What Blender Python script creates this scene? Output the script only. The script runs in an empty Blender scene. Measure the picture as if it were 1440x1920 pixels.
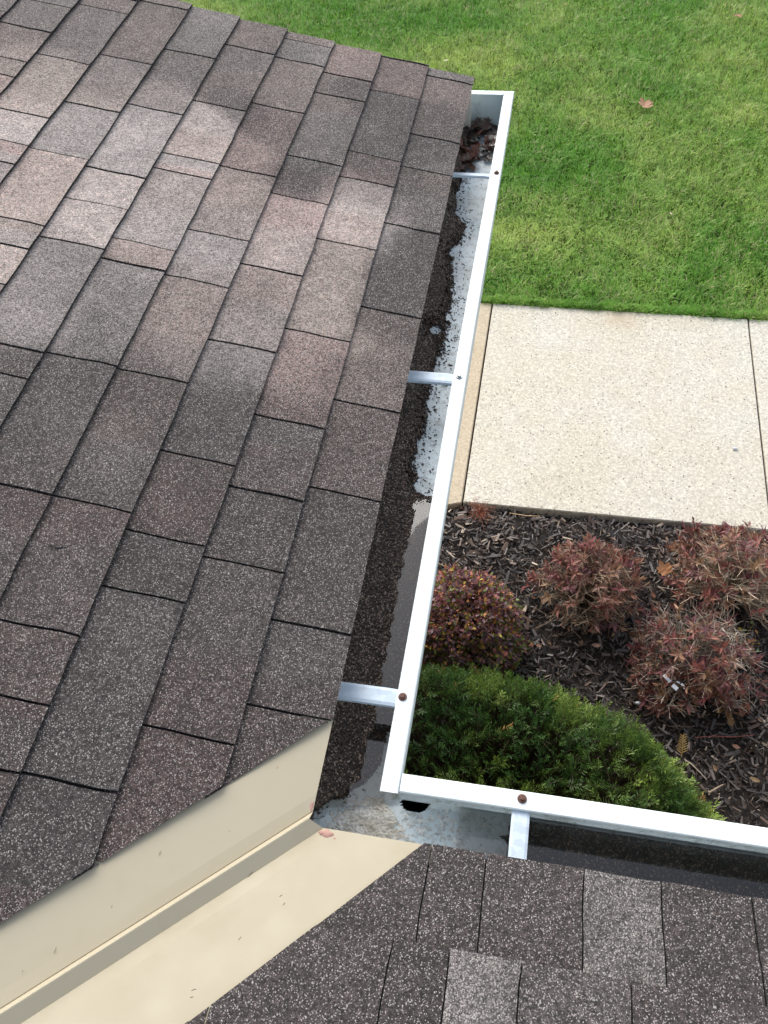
import bpy, bmesh, math, random
import numpy as np
from mathutils import Vector, Matrix
random.seed(7); rng = np.random.default_rng(7)
SC = bpy.context.scene; COL = SC.collection

# ---------------------------------------------------------------- camera, world, sun, exposure
FPX = 1591.63; CAM = np.array([0.127, -0.401, 1.184])
RM = np.array([[0.9826145747, 0.1729825788, -0.0674212503],
               [-0.0998939287, 0.7987092836, 0.5933672416],
               [0.1564921741, -0.5763161624, 0.8021032924]])
cd = bpy.data.cameras.new('camera'); cam = bpy.data.objects.new('camera', cd); COL.objects.link(cam)
cd.sensor_fit = 'VERTICAL'; cd.sensor_height = 32.0; cd.lens = 32.0 * FPX / 1920.0
cd.clip_start = 0.02; cd.clip_end = 500
m4 = Matrix.Identity(4)
for i in range(3):
    for j in range(3): m4[i][j] = RM[j][i]
    m4[i][3] = CAM[i]
cam.matrix_world = m4
SC.camera = cam
SUN_EL = math.radians(38); SUN_AZ = math.radians(-28)      # azimuth from +Y towards +X
w = bpy.data.worlds.new('World'); SC.world = w; w.use_nodes = True
nt = w.node_tree; nt.nodes.clear()
sky = nt.nodes.new('ShaderNodeTexSky'); sky.sky_type = 'NISHITA'; sky.sun_disc = False
sky.sun_elevation = SUN_EL; sky.sun_rotation = SUN_AZ; sky.air_density = 1.0; sky.dust_density = 2.5; sky.ozone_density = 1.0
bg = nt.nodes.new('ShaderNodeBackground'); bg.inputs[1].default_value = 0.15
out = nt.nodes.new('ShaderNodeOutputWorld')
hs = nt.nodes.new('ShaderNodeHueSaturation'); hs.inputs['Saturation'].default_value = .5      # thin high cloud greys the sky
nt.links.new(sky.outputs[0], hs.inputs['Color']); nt.links.new(hs.outputs[0], bg.inputs[0]); nt.links.new(bg.outputs[0], out.inputs[0])
sl = bpy.data.lights.new('sun', 'SUN'); sl.energy = .9; sl.angle = math.radians(40); sl.color = (1, 0.96, 0.9)
so = bpy.data.objects.new('sun', sl); COL.objects.link(so)
sd = Vector((math.cos(SUN_EL) * math.sin(SUN_AZ), math.cos(SUN_EL) * math.cos(SUN_AZ), math.sin(SUN_EL)))
so.rotation_euler = sd.to_track_quat('Z', 'Y').to_euler()
SC.view_settings.view_transform = 'Standard'; SC.view_settings.look = 'None'
SC.view_settings.exposure = 0.98; SC.view_settings.gamma = 1

# ---------------------------------------------------------------- geometry constants (metres)
TH = math.radians(13.43); CT, ST = math.cos(TH), math.sin(TH); TT = math.tan(TH)
EV, ZE = 0.1046, 0.046          # eave offset from the gutter's outer edge and eave height above the lip
S, FC = 0.127, 0.1234           # shingle exposure, first course
YR = 1.842                      # rake
H = 2.4; GZ = -H
LW = 0.0255                     # gutter lip width
YEND = 1.868; FLZ = -0.09; BACK = -0.14

def ray(x, y):
    v = np.array([(x - 720) / FPX, -(y - 960) / FPX, -1]) @ RM
    return v / np.linalg.norm(v)
def at(x, y, z=GZ):
    v = ray(x, y); return CAM + v * (z - CAM[2]) / v[2]
def on_a(x, y):
    v = ray(x, y); s = (ZE - TT * EV - CAM[2] - TT * CAM[0]) / (v[2] + TT * v[0]); return CAM + s * v
def on_b(x, y):
    v = ray(x, y); s = (ZE - TT * EV - CAM[2] - TT * CAM[1]) / (v[2] + TT * v[1]); return CAM + s * v

# ---------------------------------------------------------------- noise
def _h(ix, iy, seed):
    n = (ix.astype(np.int64) * 374761393 + iy.astype(np.int64) * 668265263 + seed * 1442695041) & 0x7fffffff
    n = ((n ^ (n >> 13)) * 1274126177) & 0x7fffffff
    return ((n ^ (n >> 16)) & 0xffff) / 65535.0
def vn(x, y, seed=0):
    x = np.asarray(x, float); y = np.asarray(y, float)
    ix, iy = np.floor(x), np.floor(y); fx, fy = x - ix, y - iy
    fx = fx * fx * (3 - 2 * fx); fy = fy * fy * (3 - 2 * fy)
    a, b, c, d = _h(ix, iy, seed), _h(ix + 1, iy, seed), _h(ix, iy + 1, seed), _h(ix + 1, iy + 1, seed)
    return (a * (1 - fx) + b * fx) * (1 - fy) + (c * (1 - fx) + d * fx) * fy
def fbm(x, y, seed=0, o=4):
    r = 0; a = .5; t = 0
    for k in range(o):
        r = r + a * vn(x * 2 ** k, y * 2 ** k, seed + k * 17); t += a; a *= .55
    return r / t
def sstep(a, b, x):
    t = np.clip((np.asarray(x, float) - a) / (b - a), 0, 1); return t * t * (3 - 2 * t)

# ---------------------------------------------------------------- object helpers
def tag(o, label=None, cat=None, group=None, kind=None):
    if label: o['label'] = label
    if cat: o['category'] = cat
    if group: o['group'] = group
    if kind: o['kind'] = kind
    return o
def empty(name, loc, label, cat, group=None, rz=0):
    o = bpy.data.objects.new(name, None); COL.objects.link(o); o.location = loc; o.rotation_euler = (0, 0, rz)
    o.empty_display_size = .05
    return tag(o, label, cat, group)
def link(name, me, mat, parent=None, smooth=False):
    o = bpy.data.objects.new(name, me); COL.objects.link(o)
    if mat is not None: me.materials.append(mat)
    me.polygons.foreach_set('use_smooth', np.full(len(me.polygons), smooth)); me.update()
    if parent is not None:
        o.parent = parent
    return o
def mesh_np(name, V, F, C=None):
    """V (n,3); F list of arrays each (m,k); C (n,3) colours"""
    me = bpy.data.meshes.new(name)
    V = np.asarray(V, np.float32)
    if not isinstance(F, list): F = [F]
    F = [np.asarray(f, np.int32) for f in F if len(f)]
    me.vertices.add(len(V)); me.vertices.foreach_set('co', V.ravel())
    nl = sum(f.size for f in F); npoly = sum(len(f) for f in F)
    me.loops.add(nl); me.loops.foreach_set('vertex_index', np.concatenate([f.ravel() for f in F]))
    me.polygons.add(npoly)
    tot = np.concatenate([np.full(len(f), f.shape[1], np.int32) for f in F])
    st = np.concatenate([[0], np.cumsum(tot)[:-1]]).astype(np.int32)
    me.polygons.foreach_set('loop_start', st); me.polygons.foreach_set('loop_total', tot)
    me.update(calc_edges=True); me.validate()
    if C is not None:
        ca = me.color_attributes.new('col', 'FLOAT_COLOR', 'POINT')
        C4 = np.ones((len(V), 4), np.float32); C4[:, :3] = C
        ca.data.foreach_set('color', C4.ravel())
    return me
class MB:
    def __init__(s): s.v = []; s.f = {}; s.c = []; s.n = 0
    def add(s, V, F, C=None):
        V = np.asarray(V, float); s.v.append(V)
        if not isinstance(F, list) or isinstance(F[0], tuple): F = [F]
        for f in F:
            f = np.asarray(f)
            if len(f): s.f.setdefault(f.shape[1], []).append(f + s.n)
        s.n += len(V)
        if C is not None: s.c.append(np.broadcast_to(np.asarray(C, float), V.shape))
    def box(s, x0, x1, y0, y1, z0, z1, C=None):
        V = [(x, y, z) for z in (z0, z1) for y in (y0, y1) for x in (x0, x1)]
        s.add(V, [(0, 2, 3, 1), (4, 5, 7, 6), (0, 1, 5, 4), (2, 6, 7, 3), (0, 4, 6, 2), (1, 3, 7, 5)], C)
    def tube(s, pts, r, n=4, C=None):
        pts = np.asarray(pts, float); k = len(pts); r = np.broadcast_to(r, (k,))
        d = np.gradient(pts, axis=0); d /= np.linalg.norm(d, axis=1)[:, None] + 1e-9
        up = np.where(np.abs(d[:, 2:3]) > .9, [[1., 0, 0]], [[0, 0, 1.]])
        a = np.cross(d, up); a /= np.linalg.norm(a, axis=1)[:, None] + 1e-9; b = np.cross(d, a)
        t = np.arange(n) * 2 * math.pi / n
        V = pts[:, None] + r[:, None, None] * (np.cos(t)[None, :, None] * a[:, None] + np.sin(t)[None, :, None] * b[:, None])
        F = [(i * n + j, i * n + (j + 1) % n, (i + 1) * n + (j + 1) % n, (i + 1) * n + j) for i in range(k - 1) for j in range(n)]
        s.add(V.reshape(-1, 3), F, C)
    def mesh(s, name): return mesh_np(name, np.concatenate(s.v), [np.concatenate(x) for x in s.f.values()], np.concatenate(s.c) if s.c else None)
    def build(s, name, mat, parent=None, smooth=False): return link(name, s.mesh(name), mat, parent, smooth)
def local(o, root):
    """geometry was written in world coordinates: shift it so that the parent's location carries it"""
    o.matrix_parent_inverse = Matrix.Identity(4); o.location = Vector(o.location) - root.location
    return o

# ---------------------------------------------------------------- materials
def mat(name): 
    m = bpy.data.materials.new(name); m.use_nodes = True
    n = m.node_tree; b = n.nodes['Principled BSDF']
    return m, n, b
def nd(n, t, **k):
    x = n.nodes.new(t)
    for a, v in k.items():
        if a.startswith('i_'): x.inputs[a[2:].replace('_', ' ')].default_value = v
        else: setattr(x, a, v)
    return x
def ramp(n, fac, stops, interp='LINEAR'):
    r = n.nodes.new('ShaderNodeValToRGB'); r.color_ramp.interpolation = interp
    e = r.color_ramp.elements
    while len(e) < len(stops): e.new(.5)
    for q, (p, c) in zip(e, stops): q.position = p; q.color = (*c, 1) if len(c) == 3 else c
    n.links.new(fac, r.inputs[0]); return r
def g(v): return (v, v, v)
def mixc(n, a, b, fac, mode='MIX'):
    x = n.nodes.new('ShaderNodeMix'); x.data_type = 'RGBA'; x.blend_type = mode
    for s, v in ((0, fac), (6, a), (7, b)):
        if isinstance(v, (int, float)): x.inputs[s].default_value = v
        elif isinstance(v, tuple): x.inputs[s].default_value = (*v, 1)
        else: n.links.new(v, x.inputs[s])
    return x.outputs[2]
def bump(n, b, h, strength, dist):
    x = n.nodes.new('ShaderNodeBump'); x.inputs['Strength'].default_value = strength; x.inputs['Distance'].default_value = dist
    n.links.new(h, x.inputs['Height']); n.links.new(x.outputs[0], b.inputs['Normal'])
def coord(n): return n.nodes.new('ShaderNodeTexCoord').outputs['Object']
def voro(n, c, scale, feature='F1'):
    v = n.nodes.new('ShaderNodeTexVoronoi'); v.inputs['Scale'].default_value = scale; v.feature = feature
    n.links.new(c, v.inputs['Vector']); return v
def noi(n, c, scale, detail=3, rough=.55):
    v = n.nodes.new('ShaderNodeTexNoise'); v.inputs['Scale'].default_value = scale; v.inputs['Detail'].default_value = detail
    v.inputs['Roughness'].default_value = rough; n.links.new(c, v.inputs['Vector']); return v

def granule_mat(name, attr=True, base=(.1, .09, .085), scale=800, fleck=(.48, .44, .405), dark=.35, rough=.85, thr=.91):
    m, n, b = mat(name); c = coord(n)
    v = voro(n, c, scale); sep = nd(n, 'ShaderNodeSeparateColor'); n.links.new(v.outputs['Color'], sep.inputs[0])
    if attr:
        a = nd(n, 'ShaderNodeVertexColor', layer_name='col'); bc = a.outputs[0]
    else:
        rgb = nd(n, 'ShaderNodeRGB'); rgb.outputs[0].default_value = (*base, 1); bc = rgb.outputs[0]
    k = ramp(n, sep.outputs[0], [(0, g(dark)), (.45, g(.75)), (.75, g(1.25)), (1, g(1.7))])
    body = mixc(n, bc, k.outputs[0], 1.0, 'MULTIPLY')
    v3 = voro(n, c, 270); s3 = nd(n, 'ShaderNodeSeparateColor'); n.links.new(v3.outputs['Color'], s3.inputs[0])
    body = mixc(n, body, ramp(n, s3.outputs[0], [(0, g(.52)), (1, g(1.5))]).outputs[0], 1.0, 'MULTIPLY')
    # pale granules, commoner where the blend is lighter
    hsv = nd(n, 'ShaderNodeRGBToBW'); n.links.new(bc, hsv.inputs[0])
    ad = nd(n, 'ShaderNodeMath', operation='MULTIPLY_ADD'); n.links.new(hsv.outputs[0], ad.inputs[0]); ad.inputs[1].default_value = .75
    n.links.new(sep.outputs[1], ad.inputs[2])
    fl = ramp(n, ad.outputs[0], [(0, g(0)), (thr, g(0)), (thr + .06, g(1))])
    fc = mixc(n, fleck, bc, .2)
    colr = mixc(n, body, fc, fl.outputs[0])
    ln = noi(n, c, 26, 4)
    colr = mixc(n, colr, ramp(n, ln.outputs[0], [(.3, g(.78)), (.7, g(1.18))]).outputs[0], .8, 'MULTIPLY')
    n.links.new(colr, b.inputs['Base Color'])
    b.inputs['Roughness'].default_value = rough
    hh = nd(n, 'ShaderNodeMath', operation='SUBTRACT'); n.links.new(sep.outputs[2], hh.inputs[0]); n.links.new(v.outputs['Distance'], hh.inputs[1])
    bump(n, b, hh.outputs[0], .8, .0012)
    return m
M = {}
M['shingle'] = granule_mat('shingle_granules')
M['grit'] = granule_mat('wet_grit', False, (.056, .034, .023), 520, (.50, .38, .29), .3, .45, .865)
def painted(name, colr, rough=.35, dirt=(.35, .36, .33), amount=.35, sc=60, bs=.05):
    m, n, b = mat(name); c = coord(n)
    a = noi(n, c, sc, 6, .7); a2 = noi(n, c, 7, 3)
    mm = nd(n, 'ShaderNodeMath', operation='MULTIPLY'); n.links.new(a.outputs[0], mm.inputs[0]); n.links.new(a2.outputs[0], mm.inputs[1])
    f = ramp(n, mm.outputs[0], [(.29, g(0)), (.46, g(amount))])
    cl = mixc(n, colr, dirt, f.outputs[0])
    n.links.new(cl, b.inputs['Base Color']); b.inputs['Roughness'].default_value = rough
    r = ramp(n, a.outputs[0], [(.3, g(rough * .8)), (.7, g(min(1, rough * 1.5)))]); n.links.new(r.outputs[0], b.inputs['Roughness'])
    bump(n, b, a2.outputs[0], bs, .002)
    return m
M['white'] = painted('white_painted_aluminium', (.69, .80, .79), .5, (.36, .38, .34), .65, 38)
M['flash'] = painted('cream_flashing', (.42, .37, .262), .62, (.36, .30, .21), .3, 14)
M['trim'] = painted('cream_trim', (.6, .56, .46), .5)
# trough inside: pale paint with grime that gathers on the floor
def trough_mat():
    m, n, b = mat('stained_gutter_paint'); c = coord(n)
    a = noi(n, c, 45, 8, .75); a2 = noi(n, c, 260, 3, .6); a3 = noi(n, c, 9, 4)
    base = mixc(n, (.74, .83, .86), (.52, .57, .57), ramp(n, a3.outputs[0], [(.35, g(0)), (.7, g(1))]).outputs[0])
    st = mixc(n, base, (.20, .20, .17), ramp(n, a.outputs[0], [(.5, g(0)), (.66, g(.7))]).outputs[0])
    sp = mixc(n, st, (.03, .025, .02), ramp(n, a2.outputs[0], [(.66, g(0)), (.70, g(.9))]).outputs[0])
    geo = nd(n, 'ShaderNodeSeparateXYZ'); n.links.new(c, geo.inputs[0])
    zz = nd(n, 'ShaderNodeMapRange'); zz.inputs[1].default_value = -.03; zz.inputs[2].default_value = -.055; n.links.new(geo.outputs[2], zz.inputs[0])
    cl = mixc(n, (.80, .86, .86), sp, zz.outputs[0])
    n.links.new(cl, b.inputs['Base Color']); b.inputs['Roughness'].default_value = .45
    bump(n, b, a.outputs[0], .3, .001)
    return m
M['trough'] = trough_mat()
def galv():
    m, n, b = mat('galvanised_steel'); c = coord(n)
    v = voro(n, c, 90); s_ = nd(n, 'ShaderNodeSeparateColor'); n.links.new(v.outputs['Color'], s_.inputs[0])
    r = ramp(n, s_.outputs[0], [(0, (.50, .58, .66)), (1, (.60, .69, .76))])
    a = noi(n, c, 30, 5)
    cl = mixc(n, r.outputs[0], (.45, .40, .30), ramp(n, a.outputs[0], [(.62, g(0)), (.8, g(.6))]).outputs[0])
    n.links.new(cl, b.inputs['Base Color']); b.inputs['Metallic'].default_value = .15; b.inputs['Roughness'].default_value = .6
    return m
M['galv'] = galv()
def simple(name, c1, c2, sc, rough, metallic=0, bstr=.3, bd=.001):
    m, n, b = mat(name); c = coord(n); a = noi(n, c, sc, 5, .65)
    r = ramp(n, a.outputs[0], [(.35, c1), (.65, c2)]); n.links.new(r.outputs[0], b.inputs['Base Color'])
    b.inputs['Roughness'].default_value = rough; b.inputs['Metallic'].default_value = metallic
    bump(n, b, a.outputs[0], bstr, bd); return m
M['rust'] = simple('rusty_screw', (.07, .03, .022), (.19, .09, .06), 300, .75)
M['steel'] = simple('dull_steel_screw', (.25, .27, .27), (.42, .45, .46), 300, .4, .8)
M['seal'] = simple('old_sealant', (.55, .52, .47), (.90, .88, .83), 240, .8, 0, .9, .002)
M['scale'] = simple('mineral_scale', (.36, .38, .38), (.88, .88, .84), 150, .8, 0, .8, .0015)
def crust():
    m, n, b = mat('cracked_sealant'); c = coord(n)
    a = noi(n, c, 260, 5, .7); a2 = noi(n, c, 45, 4)
    cl = mixc(n, (.86, .83, .77), (.60, .55, .46), ramp(n, a2.outputs[0], [(.4, g(0)), (.65, g(1))]).outputs[0])
    cl = mixc(n, cl, (.06, .05, .04), ramp(n, a.outputs[0], [(.60, g(0)), (.68, g(.9))]).outputs[0])
    n.links.new(cl, b.inputs['Base Color']); b.inputs['Roughness'].default_value = .9; bump(n, b, a.outputs[0], 1, .003); return m
M['seal'] = crust()
M['pink'] = simple('pink_sealant', (.36, .19, .15), (.46, .27, .22), 120, .7)
M['black'] = simple('outlet_interior', (.012, .011, .01), (.02, .02, .018), 80, .6)
M['deck'] = simple('roof_underlay', (.014, .013, .012), (.025, .024, .022), 90, .95)
M['siding'] = simple('tan_siding', (.42, .37, .29), (.48, .42, .33), 5, .7)
M['soil'] = simple('soil', (.014, .010, .008), (.035, .026, .020), 40, .95, 0, .8, .01)
M['turfsoil'] = simple('turf_soil', (.020, .035, .008), (.045, .07, .016), 14, .95, 0, .8, .01)
def attr_mat(name, rough=.55, trans=.0, spec=.4, nsc=60, namt=.35):
    m, n, b = mat(name); c = coord(n)
    a = nd(n, 'ShaderNodeVertexColor', layer_name='col'); x = noi(n, c, nsc, 3)
    cl = mixc(n, a.outputs[0], ramp(n, x.outputs[0], [(.3, g(.7)), (.7, g(1.3))]).outputs[0], namt, 'MULTIPLY')
    n.links.new(cl, b.inputs['Base Color']); b.inputs['Roughness'].default_value = rough
    b.inputs['Specular IOR Level'].default_value = spec
    if trans:
        t = nd(n, 'ShaderNodeBsdfTranslucent'); n.links.new(cl, t.inputs[0])
        mx = nd(n, 'ShaderNodeMixShader'); mx.inputs[0].default_value = trans
        n.links.new(b.outputs[0], mx.inputs[1]); n.links.new(t.outputs[0], mx.inputs[2])
        n.links.new(mx.outputs[0], n.nodes['Material Output'].inputs[0])
    return m
M['leaf'] = attr_mat('leaf', .5, .25)
M['grass'] = attr_mat('grass_blade', .5, .3)
M['chip'] = attr_mat('bark_chip', .5, 0, .5, 200, .5)
M['twig'] = attr_mat('twig', .8, 0, .3, 200, .4)
M['wetleaf'] = attr_mat('wet_leaf', .3, 0, .6, 90, .6)
def concrete(name, c1, c2, speck, joint=False):
    m, n, b = mat(name); c = coord(n)
    v = voro(n, c, 120); s_ = nd(n, 'ShaderNodeSeparateColor'); n.links.new(v.outputs['Color'], s_.inputs[0])
    r = ramp(n, s_.outputs[0], [(0, tuple(x * .84 for x in c1)), (.4, c1), (1, c2)])
    v2 = voro(n, c, 75); s2 = nd(n, 'ShaderNodeSeparateColor'); n.links.new(v2.outputs['Color'], s2.inputs[0])
    d2 = nd(n, 'ShaderNodeMath', operation='LESS_THAN'); n.links.new(v2.outputs['Distance'], d2.inputs[0]); d2.inputs[1].default_value = .36
    p = ramp(n, s2.outputs[0], [(0, g(0)), (1 - speck, g(0)), (1 - speck + .02, g(1))])
    mm = nd(n, 'ShaderNodeMath', operation='MULTIPLY'); n.links.new(d2.outputs[0], mm.inputs[0]); n.links.new(p.outputs[0], mm.inputs[1])
    pc = mixc(n, (.16, .14, .11), (.30, .29, .28), s2.outputs[1])
    cl = mixc(n, r.outputs[0], pc, mm.outputs[0])
    big = noi(n, c, 2.2, 5, .6)
    cl = mixc(n, cl, ramp(n, big.outputs[0], [(.35, (1, 1, 1)), (.62, (.95, .92, .86))]).outputs[0], 1.0, 'MULTIPLY')
    # rusty tea-coloured stain by the lawn edge
    mp = nd(n, 'ShaderNodeMapping'); mp.inputs['Location'].default_value = (-.62, -3.82, 0); n.links.new(c, mp.inputs[0])
    mp.vector_type = 'POINT'
    ms = nd(n, 'ShaderNodeVectorMath', operation='MULTIPLY'); ms.inputs[1].default_value = (3.2, 3.4, 0); n.links.new(mp.outputs[0], ms.inputs[0])
    ln = nd(n, 'ShaderNodeVectorMath', operation='LENGTH'); n.links.new(ms.outputs[0], ln.inputs[0])
    n2 = noi(n, c, 9, 5); ad = nd(n, 'ShaderNodeMath', operation='ADD'); n.links.new(ln.outputs['Value'], ad.inputs[0]); n.links.new(n2.outputs[0], ad.inputs[1])
    cl = mixc(n, cl, (.45, .32, .18), ramp(n, ad.outputs[0], [(.45, g(.38)), (1.45, g(0))]).outputs[0])
    n.links.new(cl, b.inputs['Base Color']); b.inputs['Roughness'].default_value = .85
    bump(n, b, s_.outputs[1], .5, .003)
    return m
M['agg'] = concrete('exposed_aggregate', (.56, .53, .45), (.72, .69, .60), .10)
M['smooth'] = concrete('smooth_concrete', (.52, .44, .32), (.60, .52, .39), .01)
def water_mat():
    m, n, b = mat('standing_water'); c = coord(n)
    n.nodes.remove(b)
    fr = nd(n, 'ShaderNodeFresnel'); fr.inputs[0].default_value = 1.6
    gl = nd(n, 'ShaderNodeBsdfGlossy'); gl.inputs['Roughness'].default_value = .02; gl.inputs[0].default_value = (1, 1, 1, 1)
    tr = nd(n, 'ShaderNodeBsdfTransparent'); tr.inputs[0].default_value = (.86, .84, .80, 1)
    mx = nd(n, 'ShaderNodeMixShader'); n.links.new(fr.outputs[0], mx.inputs[0]); n.links.new(tr.outputs[0], mx.inputs[1]); n.links.new(gl.outputs[0], mx.inputs[2])
    n.links.new(mx.outputs[0], n.nodes['Material Output'].inputs[0])
    a = noi(n, c, 12, 2); bp = nd(n, 'ShaderNodeBump'); bp.inputs['Strength'].default_value = .05; bp.inputs['Distance'].default_value = .002
    n.links.new(a.outputs[0], bp.inputs['Height']); n.links.new(bp.outputs[0], gl.inputs['Normal'])
    return m
M['water'] = water_mat()
M['plastic'] = simple('white_plastic', (.5, .53, .58), (.62, .65, .7), 30, .4)

# ================================================================ GROUND
def grid(x0, x1, y0, y1, nx, ny, zf):
    X, Y = np.meshgrid(np.linspace(x0, x1, nx), np.linspace(y0, y1, ny)); Z = zf(X, Y)
    V = np.stack([X, Y, Z], -1).reshape(-1, 3)
    i = np.arange(ny - 1)[:, None] * nx + np.arange(nx - 1)[None]; i = i.ravel()
    return V, np.stack([i, i + 1, i + nx + 1, i + nx], 1)
SY0, SY1 = 2.292, 3.885; JX0, JX1 = -.172, 1.376
V, F = grid(-200, 200, -200, 200, 2, 2, lambda X, Y: X * 0 + GZ - .06)
tag(link('ground', mesh_np('ground', V, F), M['turfsoil']), kind='structure')
V, F = grid(-14, 14, SY1 + .004, 26, 60, 60, lambda X, Y: GZ - .025 + .03 * vn(X * .7, Y * .7, 3))
tag(link('lawn_soil', mesh_np('lawn_soil', V, F), M['turfsoil'], None, True), kind='structure')
def bedz(X, Y): return GZ - .045 + .03 * fbm(X * 3, Y * 3, 11) - .02 * sstep(SY0 - .08, SY0, Y)
V, F = grid(-2.6, 4.0, -.44, SY0 + .3, 150, 80, bedz)
tag(link('soil', mesh_np('soil', V, F), M['soil'], None, True), kind='structure')
# pavement slabs
def slab(mb, poly, z0, z1, bev=.006):
    p = np.array(poly); c = p.mean(0); k = len(p)
    ins = c + (p - c) * (1 - bev / np.linalg.norm(p - c, axis=1))[:, None]
    V = [(*q, z0) for q in p] + [(*q, z1 - bev) for q in p] + [(*q, z1) for q in ins]
    F = [(i, (i + 1) % k, k + (i + 1) % k, k + i) for i in range(k)] + [(k + i, k + (i + 1) % k, 2 * k + (i + 1) % k, 2 * k + i) for i in range(k)]
    mb.add(V, F); mb.add([(*q, z1) for q in ins], [tuple(range(k))])
sw = empty('sidewalk', (0, 0, 0), None, None); sw['kind'] = 'structure'
mb = MB(); jg = .0045
for k in range(0, 4):
    x0 = JX0 + k * (JX1 - JX0); slab(mb, [(x0 + jg, SY0), (x0 + JX1 - JX0 - jg, SY0 + .012), (x0 + JX1 - JX0 - jg, SY1), (x0 + jg, SY1)], GZ - .1, GZ)
mb.build('slab', M['agg'], sw)
mb = MB(); slab(mb, [(JX0 - jg, SY0 - .005), (JX0 - jg, SY1), (-2.6, SY1), (-2.6, 2.0), (-.6, 2.14)], GZ - .1, GZ)
mb.build('border_slab', M['smooth'], sw)
V, F = grid(-2.6, 6, SY0 + .01, SY1 - .01, 2, 2, lambda X, Y: X * 0 + GZ - .02); link('joint_dirt', mesh_np('j', V, F), M['deck'], sw)

# grass: blades as one mesh of tapered, bent strips
def grass(n, x0, x1, y0, y1, keep=None, sc=1.0):
    x = rng.uniform(x0, x1, n); y = rng.uniform(y0, y1, n)
    if keep is not None: k = keep(x, y); x, y = x[k], y[k]
    n = len(x)
    big = fbm(x * 1.3, y * 1.3, 5); med = fbm(x * 5, y * 5, 9); fine = vn(x * 22, y * 22, 21)
    L = (.026 + .022 * rng.random(n) + .022 * med) * sc
    az = rng.uniform(0, 2 * math.pi, n) + 0
    az = np.where(rng.random(n) < .55, vn(x * 9, y * 9, 31) * 12 + rng.normal(0, .5, n), az)
    lean = rng.uniform(.3, 1.15, n)
    W = (.0016 + .0016 * rng.random(n)) * sc ** .5
    dx, dy = np.cos(az), np.sin(az); sx, sy = -dy, dx
    z0 = GZ - .02 + .03 * vn(x * .7, y * .7, 3)
    B = np.stack([x, y, z0], 1); D = np.stack([dx, dy, dx * 0], 1); Sd = np.stack([sx, sy, sx * 0], 1)
    mid = B + D * (L * .45 * np.sin(lean * .6))[:, None]; mid[:, 2] += L * .55 * np.cos(lean * .6)
    tip = mid + D * (L * .55 * np.sin(lean * 1.25))[:, None]; tip[:, 2] += L * .5 * np.cos(lean * 1.25)
    wv = W[:, None]
    V = np.stack([B - Sd * wv, B + Sd * wv, mid + Sd * wv * .9, mid - Sd * wv * .9, tip], 1).reshape(-1, 3)
    i = np.arange(n) * 5
    F = [np.stack([i, i + 1, i + 2, i + 3], 1), np.stack([i + 3, i + 2, i + 4], 1)]
    c0 = np.array([.16, .37, .045]); c1 = np.array([.52, .63, .18]); c2 = np.array([.55, .50, .26]); c3 = np.array([.06, .15, .02])
    t = np.clip((big - .32) * 1.9 + rng.normal(0, .22, n), 0, 1)[:, None]
    C = c0 * (1 - t) + c1 * t
    t = (np.clip(.5 - fine, 0, 1) * .9)[:, None]; C = C * (1 - t) + c3 * t
    dry = (rng.random(n) < .03 + .10 * (med > .58))[:, None]; C = np.where(dry, c2, C)
    C = C * rng.uniform(.8, 1.25, n)[:, None]
    edge = 1
    C5 = np.repeat(C[:, None], 5, 1); C5[:, 4] *= 1.25
    return V, F, C5.reshape(-1, 3)
gb = MB()
def kept(x, y):      # thin out with distance from the house
    d = np.hypot(x - .1, y + .4); return rng.random(len(x)) < np.clip(1.25 - (d - 4) * .1, .25, 1)
a_, b_, c_ = grass(560000, -3.9, 3.2, SY1 + .01, 9.2, kept); gb.add(a_, b_, c_)
a_, b_, c_ = grass(60000, -9, 9, 9.2, 16, None, 1.6); gb.add(a_, b_, c_)
a_, b_, c_ = grass(26000, -3.9, 3.2, SY1 - .003, SY1 + .05); gb.add(a_, b_, c_)
tag(gb.build('grass', M['grass']), 'mown green lawn with yellow and dry patches beyond the pavement', 'grass', kind='stuff')

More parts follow.
